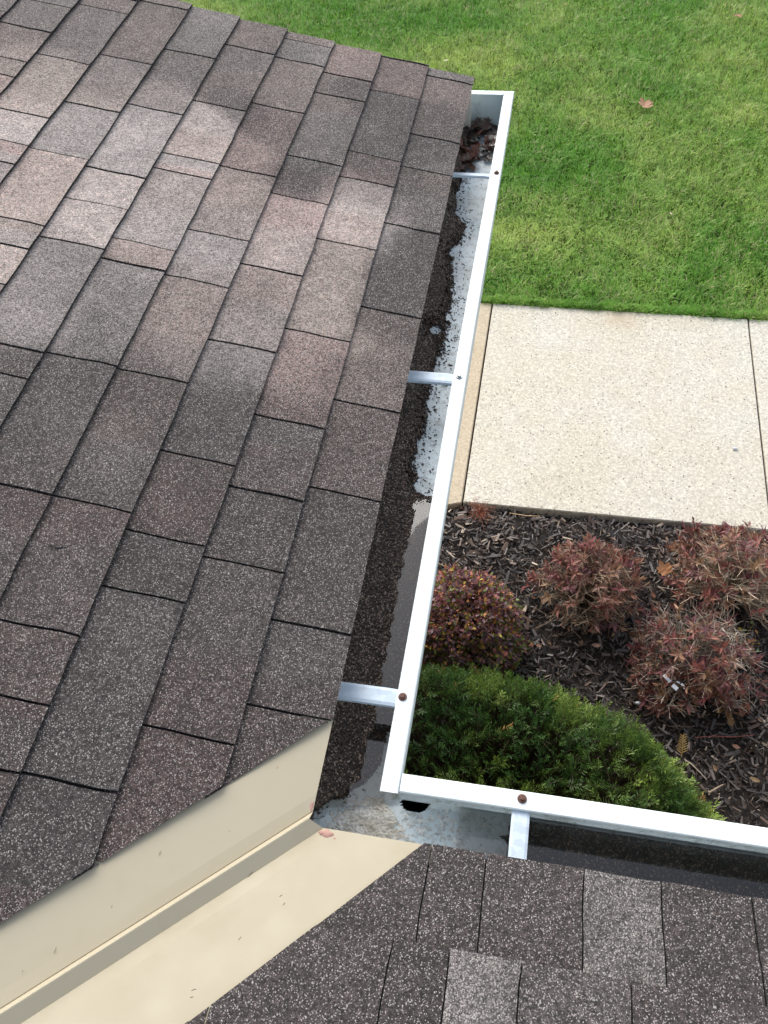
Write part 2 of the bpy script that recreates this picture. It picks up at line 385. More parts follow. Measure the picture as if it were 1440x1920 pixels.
# ================================================================ MULCH
def chips(n, x0, x1, y0, y1, lmin, lmax, pale, zoff=0.0):
    x = rng.uniform(x0, x1, n); y = rng.uniform(y0, y1, n)
    k = ((x > -.42) | (y > 1.60)) & (y < SY0 - .004 - .34 * np.clip(-x - .17, 0, 9)); k = k & ((x > -.6) | (y < 2.14 - .07 * (-.6 - x))); x, y = x[k], y[k]; n = len(x)
    L = rng.uniform(lmin, lmax, n) * rng.uniform(.6, 1, n) / 2; W = L * rng.uniform(.13, .38, n); T = W * rng.uniform(.15, .5, n)
    az = rng.uniform(0, math.pi * 2, n); p = rng.normal(0, .28, n); r = rng.normal(0, .35, n)
    ca, sa, cp, sp = np.cos(az), np.sin(az), np.cos(p), np.sin(p)
    u = np.stack([ca * cp, sa * cp, sp], 1); v0 = np.stack([-sa, ca, 0 * sa], 1); w0 = np.cross(u, v0)
    v = v0 * np.cos(r)[:, None] + w0 * np.sin(r)[:, None]; w_ = np.cross(u, v)
    c = np.stack([x, y, bedz(x, y) + .008 + zoff + rng.uniform(0, .016, n)], 1)
    tp = rng.uniform(.3, 1, n); t2 = rng.uniform(.3, 1, n)
    vs = []
    for sz in (-1, 1):
        for (a, b, q) in ((-1, -1, tp), (1, -1, t2), (1, 1, t2), (-1, 1, tp)):
            vs.append(c + u * (a * L)[:, None] + v * (b * W * q)[:, None] + w_ * (sz * T)[:, None])
        # slight bow through the middle
    V = np.stack(vs, 1).reshape(-1, 3); i = np.arange(n) * 8
    F = np.concatenate([np.stack([i + a for a in q], 1) for q in ((4, 5, 6, 7), (0, 1, 5, 4), (1, 2, 6, 5), (2, 3, 7, 6), (3, 0, 4, 7))])
    base = np.array([.036, .027, .023]); brown = np.array([.095, .062, .045]); grey = np.array([.16, .135, .12]); pl = np.array([.34, .27, .20])
    q = rng.random(n)[:, None]
    C = np.where(q < .66, base, np.where(q < .86, brown, np.where(q < 1 - pale, grey, pl))) * rng.uniform(.6, 1.5, n)[:, None]
    return V, F, np.repeat(C[:, None], 8, 1).reshape(-1, 3)
mb = MB()
mb.add(*chips(38000, -.9, 3.2, -.3, SY0, .012, .045, .025))
mb.add(*chips(10000, -.9, 3.2, -.3, SY0, .03, .075, .03, .006))
mb.add(*chips(860, -.6, 3.2, 1.7, SY0, .02, .06, .5, .012))
tag(mb.build('mulch', M['chip']), 'dark shredded bark mulch covering the planting bed', 'mulch', kind='stuff')

# ================================================================ LEAVES
def leafset(P, D, N, L, W, C, fold=.25, curl=.25, tipb=.62):
    """lance to oval leaves: P base, D along, N normal (unit), L length, W half width"""
    n = len(P); Sd = np.cross(D, N); Sd /= np.linalg.norm(Sd, axis=1)[:, None] + 1e-9
    L = L[:, None]; W = W[:, None]
    def pt(t, s, up): return P + D * L * t + Sd * W * s + N * (up * W) - N * L * (curl * t * t)
    V = np.stack([pt(0, 0, 0), pt(.32, -.9, fold), pt(.32, 0, 0), pt(.32, .9, fold), pt(tipb, -.8, fold), pt(tipb, 0, 0), pt(tipb, .8, fold), pt(1, 0, 0)], 1).reshape(-1, 3)
    i = np.arange(n) * 8
    T = np.concatenate([np.stack([i + a for a in q], 1) for q in ((0, 2, 1), (0, 3, 2), (4, 5, 7), (5, 6, 7))])
    Q = np.concatenate([np.stack([i + a for a in q], 1) for q in ((1, 2, 5, 4), (2, 3, 6, 5))])
    return V, [T, Q], np.repeat(C[:, None], 8, 1).reshape(-1, 3)
def unit(v): return v / (np.linalg.norm(v, axis=-1, keepdims=True) + 1e-9)
def perp(D):
    r = rng.normal(size=D.shape); r[:, 2] += 1.2; r -= (r * D).sum(1)[:, None] * D; return unit(r)

# ---- yew: dome of needle sprays
def yew(cx, cy, rx, ry, h):
    root = empty('yew_shrub', (cx, cy, GZ), 'dense dark green yew clipped to a broad dome inside the gutter corner', 'shrub')
    n = 5400
    # points on the upper dome, lumpy
    u = rng.uniform(-1, 1, (n * 3, 2)); u = u[(u ** 2).sum(1) < 1][:n]; n = len(u)
    rr = np.sqrt((u ** 2).sum(1)); 
    s = rng.uniform(0, 1, n) < .45
    rr2 = np.where(s, .72 + .28 * rng.random(n), rr); u = u / (rr[:, None] + 1e-9) * rr2[:, None]; rr = rr2
    zz = (1 - rr ** 2.6) ** .55
    lump = fbm(u[:, 0] * 5 + 9, u[:, 1] * 5 + 3, 41, 3) - .5
    dep = rng.random(n) ** 1.5 * .085
    k = 1 + lump * .13 - dep
    k[zz < .3] = np.minimum(k[zz < .3], 1.01)
    P = np.stack([u[:, 0] * rx * k, u[:, 1] * ry * k, zz * h * k + .02], 1)
    Nn = unit(np.stack([u[:, 0] / rx * (rr ** 1.5 + .1), u[:, 1] / ry * (rr ** 1.5 + .1), zz / h * .9 + .05], 1))
    D = unit(Nn + rng.normal(0, .60, (n, 3)) + np.array([0, 0, .1]))
    SL = rng.uniform(.045, .085, n)
    tone = fbm(P[:, 0] * 7, P[:, 1] * 7, 51)
    K = 18
    allP, allD, allN, allC, allL = [], [], [], [], []
    A = perp(D); B = np.cross(D, A)
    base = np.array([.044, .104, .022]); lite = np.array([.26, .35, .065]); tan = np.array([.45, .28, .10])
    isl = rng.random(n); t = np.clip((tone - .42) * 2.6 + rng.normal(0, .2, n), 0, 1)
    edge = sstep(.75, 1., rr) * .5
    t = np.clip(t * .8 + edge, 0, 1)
    Cs = base * (1 - t[:, None]) + lite * t[:, None]; Cs[isl < .006] = tan
    for j in range(K):
        f = j / (K - 1); side = 1 if j % 2 else -1
        ang = rng.normal(0, .55, n)
        lat = side * (A * np.cos(ang)[:, None] + B * np.sin(ang)[:, None])
        allP.append(P + D * (SL * (f - .3))[:, None]); q = .5 + f * .9
        allD.append(unit(D * q * .8 + lat * (1.3 - .5 * f) + rng.normal(0, .1, (n, 3)))); allN.append(B * 1.0 + D * .3)
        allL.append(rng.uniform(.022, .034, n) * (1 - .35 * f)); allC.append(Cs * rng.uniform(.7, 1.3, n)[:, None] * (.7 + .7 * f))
    P_, D_, L_, C_ = map(np.concatenate, (allP, allD, allL, allC)); N_ = unit(np.concatenate(allN)); 
    Sd = unit(np.cross(D_, N_)); W_ = .0021
    Vv = np.stack([P_, P_ + D_ * (L_ * .5)[:, None] + Sd * W_, P_ + D_ * L_[:, None], P_ + D_ * (L_ * .5)[:, None] - Sd * W_], 1).reshape(-1, 3)
    i = np.arange(len(P_)) * 4
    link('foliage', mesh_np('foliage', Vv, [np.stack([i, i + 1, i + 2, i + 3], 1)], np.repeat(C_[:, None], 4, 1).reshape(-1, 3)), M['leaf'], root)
    mb = MB()
    for i in range(0, n, 2):
        p = P[i]; d = D[i]
        a = p - d * .03; c0 = np.array([p[0] * .45, p[1] * .45, max(.02, p[2] * .35)])
        mb.tube([c0, (c0 * .4 + a * .6) + rng.normal(0, .015, 3), a, p + d * SL[i] * .55], [.005, .003, .0018, .001], 3, (.05, .035, .018) * rng.uniform(.7, 1.4, 1))
    mb.build('branches', M['twig'], root)
    return root
yc = at(1005, 1640)
YEW = (.09, .56, .96, .66, .66)
yew(*YEW)

# ---- barberry: rounded, small leaves
def barberry(cx, cy, r, h):
    root = empty('barberry_shrub', (cx, cy, GZ), 'rounded barberry with small purple, orange and olive leaves, between the long gutter and the mulch', 'shrub')
    n = 2700; d = unit(rng.normal(size=(n, 3))); d[:, 2] = np.abs(d[:, 2]) * 1.0 - .12; d = unit(d)
    k = (1 - rng.random(n) ** 2 * .4) * (1 + .36 * (fbm(d[:, 0] * 4 + 5, d[:, 1] * 4 + d[:, 2] * 3, 61) - .5))
    P = d * k[:, None] * np.array([r, r, h]); P[:, 2] = np.maximum(P[:, 2], .03)
    K = 7; pal = np.array([[.18, .10, .11], [.30, .12, .13], [.52, .18, .13], [.60, .30, .09], [.17, .21, .055], [.29, .19, .21], [.48, .40, .08]])
    zone = fbm(P[:, 0] * 6, P[:, 2] * 7 + P[:, 1] * 4, 71)
    low = sstep(.75, .25, P[:, 2] / h)
    pr = np.stack([.30 + 0 * zone, .24 - .05 * low, .14 * (1 - zone) + .04, .20 * zone * (1 - .4 * low), .16 + .6 * low * zone, .22 + 0 * zone, .05 + .10 * zone * low], 1)
    pr /= pr.sum(1)[:, None]; cs = pr.cumsum(1)
    aP, aD, aN, aL, aC = [], [], [], [], []
    for j in range(K):
        q = rng.random(n)[:, None]; idx = np.minimum((q > cs).sum(1), 6); C = pal[idx] * rng.uniform(.7, 1.35, n)[:, None]
        D = unit(d * .8 + rng.normal(0, .75, (n, 3))); aP.append(P + rng.normal(0, .006, (n, 3))); aD.append(D); aN.append(perp(D)); aL.append(rng.uniform(.014, .026, n)); aC.append(C)
    P_, D_, N_, L_, C_ = map(np.concatenate, (aP, aD, aN, aL, aC))
    me = mesh_np('foliage', *leafset(P_, D_, N_, L_, L_ * .30, C_, .15, .1, .72)); link('foliage', me, M['leaf'], root)
    mb = MB()
    for i in range(0, n, 4):
        p = P[i]; b = np.array([rng.normal(0, .03), rng.normal(0, .03), 0.])
        mid = p * .5 + rng.normal(0, .03, 3); mid[2] = abs(mid[2]) + .02
        mb.tube([b, mid, p], [.003, .002, .001], 3, (.10, .07, .05) * rng.uniform(.6, 1.8, 1))
    mb.build('stems', M['twig'], root)

# ---- willow-leaved shrubs going bare: twigs with leaf tufts at the tips
def tuft_shrub(cx, cy, r, h, label, ntw=230, bare=.35, hue=0., leafdir=(0, 0), dead=(.35, .27, .19), seed=1):
    g_ = np.random.default_rng(seed)
    root = empty('leafy_shrub', (cx, cy, GZ), label, 'shrub', 'red willow-leaved shrubs in the mulch bed')
    tw = MB(); aP, aD, aN, aL, aW, aC = [], [], [], [], [], []
    pal = np.array([[.31, .085, .085], [.22, .070, .082], [.30, .125, .095], [.36, .20, .13], [.20, .085, .115], [.22, .12, .08]])
    for i in range(ntw):
        a = g_.uniform(0, 2 * math.pi); rad = math.sqrt(g_.random()) ** .9 * (.66 + .62 * float(vn(math.cos(a) * 1.6 + seed, math.sin(a) * 1.6 + 9, seed)))
        zt = h * (1 - .75 * min(rad, 1) ** 2.2) * g_.uniform(.55, 1.12)
        end = np.array([math.cos(a) * rad * r, math.sin(a) * rad * r, max(zt, .05)])
        b = np.array([math.cos(a) * rad * r * .22 + g_.normal(0, .015), math.sin(a) * rad * r * .22 + g_.normal(0, .015), 0])
        m1 = b * .55 + end * .45 + np.array([0, 0, .04]) + g_.normal(0, .018, 3)
        c = np.array(dead) * g_.uniform(.25, 1.15)
        tw.tube([b, m1, end], [.0028, .002, .0011], 3, c)
        for q in range(g_.integers(2, 5)):      # side twiglets
            f = g_.uniform(.35, .95); p0 = m1 * (1 - f) + end * f; d = g_.normal(0, 1, 3); d[2] = abs(d[2]) * .6; d /= np.linalg.norm(d)
            tw.tube([p0, p0 + d * g_.uniform(.03, .085)], [.0013, .0007], 3, c * g_.uniform(.8, 1.5))
        lee = (math.cos(a) * leafdir[0] + math.sin(a) * leafdir[1]) * rad
        if g_.random() > bare - lee * .6:
            d = end - m1; d /= np.linalg.norm(d); nl = g_.integers(8, 15); pc = pal[g_.integers(0, 6)] * .6 + pal[g_.integers(0, 6)] * .4
            for q in range(nl):
                t = g_.random(); p0 = end - d * t * .05
                o = g_.normal(0, 1, 3); o -= o.dot(d) * d; o /= np.linalg.norm(o); dd = d * (1.15 - t) + o * (.6 + .6 * t); dd /= np.linalg.norm(dd)
                aP.append(p0); aD.append(dd); aN.append(d - d.dot(dd) * dd + g_.normal(0, .25, 3)); ln = g_.uniform(.026, .05); aL.append(ln); aW.append(ln * g_.uniform(.11, .2))
                aC.append(pc * g_.uniform(.65, 1.35) * (1, 1 + .2 * g_.random(), 1))
        elif g_.random() < .5:
            for q in range(3):
                dd = g_.normal(0, 1, 3); dd /= np.linalg.norm(dd); aP.append(end * g_.uniform(.7, 1)); aD.append(dd); aN.append(g_.normal(0, 1, 3)); ln = g_.uniform(.02, .035); aL.append(ln); aW.append(ln * .2); aC.append(pal[3] * g_.uniform(.6, 1.1))
    aP, aD, aN, aL, aW, aC = map(np.array, (aP, aD, aN, aL, aW, aC)); aN = unit(aN)
    link('foliage', mesh_np('foliage', *leafset(aP, aD, aN, aL, aW, aC, .3, .22, .6)), M['leaf'], root)
    tw.build('stems', M['twig'], root)
    return root
def base_at(px, py, z):      # bed point under the pixel of a crown's middle at height z
    p = at(px, py, GZ + z); return p[0], p[1]
x, y = base_at(872, 1158, .22); barberry(x, y, .26, .46)
x, y = base_at(1105, 1088, .17)
tuft_shrub(x, y, .27, .32, 'crimson topped shrub nearest the pavement edge, left of the curled tan maple leaf', 290, .38, 0, (0, .9), (.36, .27, .19), 3)
x, y = base_at(1392, 1072, .17)
tuft_shrub(x, y, .31, .33, 'half bare shrub of tan twigs at the right end of the pavement edge', 330, .52, 0, (-.7, .7), (.55, .45, .34), 5)
x, y = base_at(1318, 1220, .17)
tuft_shrub(x, y, .265, .30, 'rusty red shrub with grey twigs in its middle, above the white plant tag', 330, .42, 0, (-.5, -.7), (.46, .39, .32), 8)

# ================================================================ small things on the ground
def lobed_leaf(name, p, size, rz, colr, label, cat, group=None, tilt=(0, 0), kind_='oak', m='leaf', parentless=True, curl=.25, seed=0):
    g_ = np.random.default_rng(seed + 100)
    if kind_ == 'oak': out = [(0, 0), (.05, .10), (.20, .16), (.10, .26), (.32, .36), (.16, .44), (.36, .58), (.18, .64), (.27, .80), (.11, .82), (.0, 1.0)]
    elif kind_ == 'maple': out = [(0, 0), (.16, .02), (.40, -.06), (.34, .10), (.56, .30), (.40, .34), (.44, .60), (.24, .50), (.14, .66), (.12, .84), (0, 1.0)]
    else: out = [(0, 0), (.12, .12), (.2, .3), (.24, .5), (.19, .72), (.09, .9), (0, 1.0)]
    k = len(out); spine = [(0, t[1]) for t in out]
    def z(x_, y_): return curl * ((x_ * 1.6) ** 2 + (y_ - .5) ** 2 * .7) + g_.normal(0, .012)
    V = []
    for sx in (1, -1):
        for (a, b) in out: V.append((sx * a * size, (b - .5) * size, z(a, b) * size))
    for (a, b) in spine: V.append((0, (b - .5) * size, z(0, b) * size - .02 * size))
    F = []
    for i in range(k - 1):
        F.append((2 * k + i, i, i + 1, 2 * k + i + 1)); F.append((k + i, 2 * k + i, 2 * k + i + 1, k + i + 1))
    C = np.array(colr) * g_.uniform(.75, 1.25, (len(V), 1)); V = np.array(V)
    me = mesh_np(name, V, [np.array(F)], C); o = link(name, me, M[m])
    o.location = p; o.rotation_euler = (tilt[0], tilt[1], rz)
    so_ = o.modifiers.new('thick', 'SOLIDIFY'); so_.thickness = .0006
    return tag(o, label, cat, group)
def gat(px, py, z): return tuple(at(px, py, GZ + z))
lobed_leaf('maple_leaf', gat(1243, 1063, .06), .075, .5, (.45, .22, .10), 'curled tan maple leaf lying between two red shrubs', 'leaf', None, (.25, -.2), 'maple', curl=.35, seed=1)
lobed_leaf('oak_leaf', gat(1207, 193, .06), .12, .5, (.50, .27, .15), 'tan oak leaf lying alone on the open lawn', 'leaf', None, (.2, .1), 'maple', seed=2)
lobed_leaf('fallen_leaf', gat(1381, 30, .05), .07, 1.2, (.50, .26, .14), 'small tan leaf at the far right corner of the lawn', 'leaf', None, (.1, .1), 'maple', seed=3)
lobed_leaf('fallen_leaf', gat(836, 113, .05), .045, 2.2, (.75, .62, .50), 'pale dry leaf on the lawn just past the roof edge', 'leaf', None, (.1, .1), 'oval', seed=4)
lobed_leaf('fallen_leaf', gat(1060, 8, .05), .04, 1.9, (.70, .45, .25), 'pale orange leaf on the lawn at the top edge of view', 'leaf', None, (.1, .1), 'oval', seed=5)
lobed_leaf('fallen_leaf', gat(1258, 400, .05), .025, .7, (.75, .62, .50), 'tiny pale leaf on the middle of the lawn', 'leaf', None, (.1, .1), 'oval', seed=6)
lobed_leaf('fallen_leaf', gat(1351, 1331, .03), .042, -.9, (.58, .36, .16), 'yellow tan oval leaf on the mulch below the rusty shrub', 'leaf', None, (.2, .1), 'oval', seed=7)
lobed_leaf('fallen_leaf', gat(1401, 1325, .03), .045, .3, (.42, .17, .11), 'pinkish brown oval leaf on the mulch at the right edge', 'leaf', None, (.2, .1), 'oval', seed=8)
lobed_leaf('fallen_leaf', gat(1415, 1462, .03), .045, 1.4, (.26, .17, .09), 'dull brown oval leaf on the mulch above the lower gutter', 'leaf', None, (.1, .1), 'oval', seed=9)
lobed_leaf('fallen_leaf', gat(1275, 1321, .03), .045, 1.3, (.13, .075, .05), 'dark brown oval leaf on the shaded mulch under the rusty shrub', 'leaf', None, (.1, .1), 'oval', seed=10)
lobed_leaf('fallen_leaf', gat(1010, 1225 - 15, .03), .03, 1.3, (.3, .15, .1), None, 'leaf', None, (.1, .1), 'oval', seed=11)['label'] = 'reddish brown leaf on the mulch right of the barberry'
lobed_leaf('fallen_leaf', gat(1112, 1184, .05), .045, 1.5, (.42, .24, .16), 'pale brown leaf on the mulch below the crimson topped shrub', 'leaf', None, (.1, .2), 'oval', seed=12)
lobed_leaf('fallen_leaf', gat(1118, 1210, .04), .045, 1.7, (.40, .25, .18), 'narrow beige leaf on the open mulch between the shrubs', 'leaf', None, (.1, .0), 'oval', seed=13)
for i, (px, py) in enumerate([(1066, 1180), (1090, 1205), (1150, 1190), (1000, 1120), (1030, 1205), (1240, 1300), (1225, 1115), (1195, 1150), (1310, 1160), (1300, 1145), (930, 1010), (1180, 1275), (1380, 1400), (1425, 1350), (1340, 1440), (1150, 1010), (1250, 1010), (1400, 1300)]):
    g_ = np.random.default_rng(900 + i)
    lobed_leaf('dead_leaf', gat(px, py, .03), g_.uniform(.022, .036), g_.uniform(0, 6.3), [(.34, .17, .11), (.26, .15, .09), (.42, .26, .15)][i % 3], 'small dry brown leaf scattered on the dark mulch near the shrubs', 'leaf', 'small dead leaves scattered on the mulch', (g_.normal(0, .3), g_.normal(0, .3)), 'oval', curl=.4, seed=i + 40)
# fallen yew tips and twigs
def yew_tip(px, py, z, rz, L, colr, label):
    mb = MB(); mb.tube([(0, 0, 0), (0, L * .5, .004), (0, L, .002)], .0011, 4, colr)
    P, D = [], []
    for i in range(16):
        f = i / 16; s = 1 if i % 2 else -1
        P.append((0, L * (.15 + .85 * f), .003)); D.append((s * .85, .6, .15))
    P, D = np.array(P), unit(np.array(D, float)); n = len(P)
    mb2 = leafset(P, D, np.tile([0, 0, 1.], (n, 1)), np.full(n, L * .33) * np.linspace(1, .6, n), np.full(n, .0016), np.tile(colr, (n, 1)), .1, .05)
    mb.add(mb2[0], mb2[1], mb2[2])
    o = mb.build('yew_sprig', M['leaf']); o.location = gat(px, py, z); o.rotation_euler = (0.25, 0, rz)
    return tag(o, label, 'sprig')
yew_tip(1278, 1420, .03, -.05, .095, (.52, .34, .10), 'golden dead yew sprig standing beside the yew dome')
yew_tip(1375, 1365, .03, .4, .07, (.50, .28, .10), 'orange dead yew sprig on the mulch below the oval leaf')
def stick(pts, r, colr, label):
    P = [np.array(gat(px, py, z)) for px, py, z in pts]; b = P[0]
    mb = MB(); mb.tube([p - b for p in P], r, 5, colr); o = mb.build('twig', M['twig'], None, True); o.location = b
    return tag(o, label, 'twig')
stick([(1283, 1424, .02), (1297, 1433, .035), (1312, 1448, .03), (1325, 1462, .02)], [.002, .003, .0028, .002], (.40, .33, .26), 'pale grey curved twig on the mulch beside the yew')
stick([(1330, 1486, .02), (1343, 1478, .03), (1356, 1471, .03)], [.004, .004, .002], (.36, .28, .20), 'short thick broken twig on the mulch near the lower gutter')
stick([(1303, 1383, .02), (1340, 1380, .03), (1372, 1382, .025), (1415, 1378, .03)], [.0012, .0018, .0018, .001], (.28, .09, .07), 'thin straight red twig lying on the mulch')
stick([(955, 962, .02), (985, 967, .03), (1012, 968, .025)], [.002, .003, .002], (.45, .32, .18), 'straight straw coloured stick by the pavement edge')
stick([(1222, 1330 + 8, .02), (1255, 1337 + 25, .03), (1300, 1362, .025)], [.001, .0018, .001], (.12, .08, .06), 'thin dark twig crossing the mulch between yew and plant tag')
# plant tag (torn white strips of a nursery label, plain)
t = empty('plant_tag', gat(1268, 1286, .15), 'torn white plastic plant tag caught low in the rusty red shrub', 'tag')
for (dx, dy, rz_, a, b) in ((-.040, .024, -.75, .040, .013), (-.008, -.012, -.7, .026, .018), (.026, -.002, -.85, .024, .010), (.006, .012, -.2, .014, .007)):
    mb = MB(); c_, s_ = math.cos(rz_), math.sin(rz_)
    V = []
    for i in range(5):
        f = i / 4 - .5
        for s in (-.5, .5): V.append((dx + c_ * f * a - s_ * s * b, dy + s_ * f * a + c_ * s * b, .012 + -.004 * f + .002 * s))
    F = [(2 * i, 2 * i + 2, 2 * i + 3, 2 * i + 1) for i in range(4)]
    mb.add(V, F); o = mb.build('tag_strip', M['plastic'], t); o.modifiers.new('t', 'SOLIDIFY').thickness = .0008
# small seedling, debris clump, pebble
def clump(name, px, py, n, r, h, L, Wr, pal, label, cat, seed):
    g_ = np.random.default_rng(seed); root = empty(name, gat(px, py, .0), label, cat)
    P = g_.normal(0, 1, (n, 3)) * (r * .5, r * .5, h * .3); P[:, 2] = np.abs(P[:, 2]) + .02
    D = unit(g_.normal(0, 1, (n, 3)) * (1, 1, .5)); N = perp(D); Ls = g_.uniform(.6, 1.2, n) * L
    C = np.array(pal)[g_.integers(0, len(pal), n)] * g_.uniform(.7, 1.3, (n, 1))
    link('leaves', mesh_np('leaves', *leafset(P, D, N, Ls, Ls * Wr, C, .1, .2)), M['leaf'], root)
    mb = MB()
    for i in range(0, n, 3): mb.tube([(0, 0, 0), P[i] * (.5, .5, .7), P[i]], .0009, 3, np.array(pal[0]) * .7)
    mb.build('stems', M['twig'], root)
clump('heather_clump', 900, 963, 260, .075, .05, .022, .06, [(.34, .12, .07), (.28, .10, .06), (.40, .2, .12)], 'low clump of rusty brown needles at the pavement corner by the gutter', 'plant', 4)
clump('seedling', 1388, 1208, 26, .08, .07, .028, .3, [(.50, .36, .07), (.45, .22, .06), (.20, .34, .10)], 'yellowing seedling with one green leaf at the right of the rusty shrub', 'seedling', 6)
def pebble(name, p, s, colr, label, m='scale'):
    bm = bmesh.new(); bmesh.ops.create_icosphere(bm, subdivisions=2, radius=1)
    for v in bm.verts: v.co = Vector((v.co.x * s[0], v.co.y * s[1], v.co.z * s[2])) * (1 + .12 * math.sin(v.co.x * 7 + v.co.y * 5))
    me = bpy.data.meshes.new(name); bm.to_mesh(me); bm.free(); o = link(name, me, M[m], None, True); o.location = p
    return tag(o, label, 'pebble')
pebble('pebble', tuple(at(1378, 841, GZ + .006)), (.013, .009, .007), None, 'small white pebble lying on the pavement slab', 'plastic')
pebble('pebble', gat(1196, 1318, .035), (.012, .007, .006), None, 'white pebble on the mulch just above the yew', 'plastic')

# ================================================================ HOUSE
house = empty('house', (0, 0, 0), 'low pitched brown shingled house corner with a cream metal roof valley', 'house')
def PA(u, v, n): return np.stack([-EV - u * CT + n * ST, v + 0 * u, ZE + u * ST + n * CT], -1)
def PB(u, v, n): return np.stack([v + 0 * u, -EV - u * CT + n * ST, ZE + u * ST + n * CT], -1)
def pal_tab(g_, bright):
    # granule blends: charcoal, brown, rose, pale grey
    b = [np.array([.058, .053, .055]), np.array([.070, .056, .051]), np.array([.092, .070, .064]), np.array([.080, .074, .073]), np.array([.098, .088, .082])]
    l = [np.array([.30, .275, .255]), np.array([.24, .205, .19]), np.array([.215, .16, .15]), np.array([.28, .265, .26]), np.array([.18, .155, .145])]
    src = l if g_.random() < bright else b
    c = src[g_.integers(0, 5)] * g_.uniform(.85, 1.15)
    return c * (1 - .25 * bright) + .25 * bright * l[0] if src is b else c
def slope(name, P, cuts, ncourse, vmin, vmax, brightf, clip, label, seed, vlo, dark=(.049, .039, .0355), gap=.0018, butt0=.0085):
    g_ = np.random.default_rng(seed); mb = MB(); nu, nv = 6, 11; name_a = P is PA
    for i in range(ncourse):
        u0 = 0 if i == 0 else FC + (i - 1) * S; dU = FC if i == 0 else S
        cs = sorted(cuts.get(i, []))
        lo = cs[0] if cs else vmin - .2; hi = cs[-1] if cs else lo
        if not cs: cs = [vmin - .2 + g_.uniform(0, .15)]; lo = hi = cs[0]
        while lo > vmin: lo -= g_.choice([.10, .135, .17, .20, .07]) * g_.uniform(.92, 1.08); cs.insert(0, lo)
        while hi < vmax: hi += g_.choice([.10, .135, .17, .20, .07]) * g_.uniform(.92, 1.08); cs.append(hi)
        prev = None; xm = -EV - (u0 + dU / 2) * CT
        for k in range(len(cs) - 1):
            a, b = cs[k], cs[k + 1]
            if b < vlo(xm) - .15: continue
            t = np.linspace(0, 1, nv)[None]; uu = np.linspace(0, 1, nu)[:, None]
            rise = g_.uniform(0, .0012)
            wl = .0035 * (vn(uu * 3 + i * 7.1, uu * 0 + round(a * 977), 5) - .5); wr = .0035 * (vn(uu * 3 + i * 7.1, uu * 0 + round(b * 977), 5) - .5)
            skew = 0
            vv = (a + gap + wl) * (1 - t) + (b - gap + wr) * t
            butt = .0022 * (vn(vv * 22 + i * 3.3, vv * 0 + i, 8) - .5) * (1 - uu)
            U = u0 + butt + uu * (dU + .018) + 0 * t
            lift = .0018 * g_.uniform(-.3, 1) * (1 - t) ** 4 + .0008 * g_.uniform(-.8, .6) * t ** 4
            warp = .0016 * (vn(vv * 16, U * 20, 12) - .5)
            Nn = (butt0 + rise) * (1 - uu) + (.0008 + rise * .5) * uu + lift * (1 - uu * .5) + warp
            Nn[0] -= .0008
            Vt = P(U, vv, Nn); idx = np.arange(nu * nv).reshape(nu, nv)
            F = np.stack([idx[:-1, :-1], idx[:-1, 1:], idx[1:, 1:], idx[1:, :-1]], -1).reshape(-1, 4)
            def tone():
                h_ = [(1, 1, 1), (1.06, .98, .94), (1.10, .94, .92), (.95, 1, 1.03), (1.05, 1, .95)][g_.integers(0, 5)]
                if not name_a: h_ = (1, .99, .97)
                return np.array(h_) * g_.uniform(.87, 1.15)
            c1 = tone(); c2 = tone(); sp = g_.uniform(.3, .75)
            wgt = sstep(sp - .05, sp + .05, t + .06 * (uu - .5))[..., None] if g_.random() < .6 else np.ones((nu, nv, 1))
            C = (c2 * .75 + c1 * .25) * (1 - wgt) + c1 * wgt
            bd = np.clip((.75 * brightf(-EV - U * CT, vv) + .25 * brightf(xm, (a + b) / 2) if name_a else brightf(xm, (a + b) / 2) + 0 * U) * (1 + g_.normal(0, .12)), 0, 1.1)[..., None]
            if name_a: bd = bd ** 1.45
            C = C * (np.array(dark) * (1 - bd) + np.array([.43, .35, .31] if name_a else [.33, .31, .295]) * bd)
            C = C + np.zeros((nu, nv, 3))
            mb.add(Vt.reshape(-1, 3), F, C.reshape(-1, 3))
            # skirts (butt and both cut edges), dark asphalt core
            for line in (idx[0], idx[:, 0], idx[:, -1]):
                pu, pv, pn = U.ravel()[line], np.broadcast_to(vv, U.shape).ravel()[line], Nn.ravel()[line]
                top = P(pu, pv, pn); bot = P(pu + .0005, pv, pn * 0 - .001); q = len(line)
                ii = np.arange(q - 1)
                mb.add(np.concatenate([top, bot]), np.stack([ii, ii + q, ii + q + 1, ii + 1], 1), (.012, .011, .010))
    me = mb.mesh(name)
    bm = bmesh.new(); bm.from_mesh(me)
    for co, no in clip:
        bmesh.ops.bisect_plane(bm, geom=bm.verts[:] + bm.edges[:] + bm.faces[:], plane_co=co, plane_no=no, clear_outer=True)
    bm.to_mesh(me); bm.free()
    o = link(name, me, M['shingle'], house); o['label'] = label
    return o
ca = {0: [(840, 153), (813, 263), (798, 325), (770, 432), (731, 590), (687, 765), (645, 930), (580, 1178)],
      1: [(739, 181), (703, 297), (686, 345), (647, 462), (595, 632), (545, 795), (501, 930), (455, 1062), (351, 1380)],
      2: [(633, 185), (587, 304), (559, 376), (506, 509), (450, 652), (373, 864), (309, 1011), (268, 1117), (125, 1470)],
      3: [(558, 119), (518, 206), (462, 325), (404, 444), (365, 530), (283, 708), (170, 948), (70, 1178)],
      4: [(469, 97), (410, 202), (357, 300), (340, 329), (267, 461), (250, 500), (153, 677), (43, 920)],
      5: [(404, 22), (357, 105), (292, 210), (216, 327), (180, 385), (134, 459), (40, 656)],
      6: [(305, 14), (236, 116), (172, 204), (107, 291), (39, 419)],
      7: [(192, 21), (118, 115), (44, 216)], 8: [(52, 57)]}
cutsA = {k: [on_a(*q)[1] for q in v] for k, v in ca.items()}
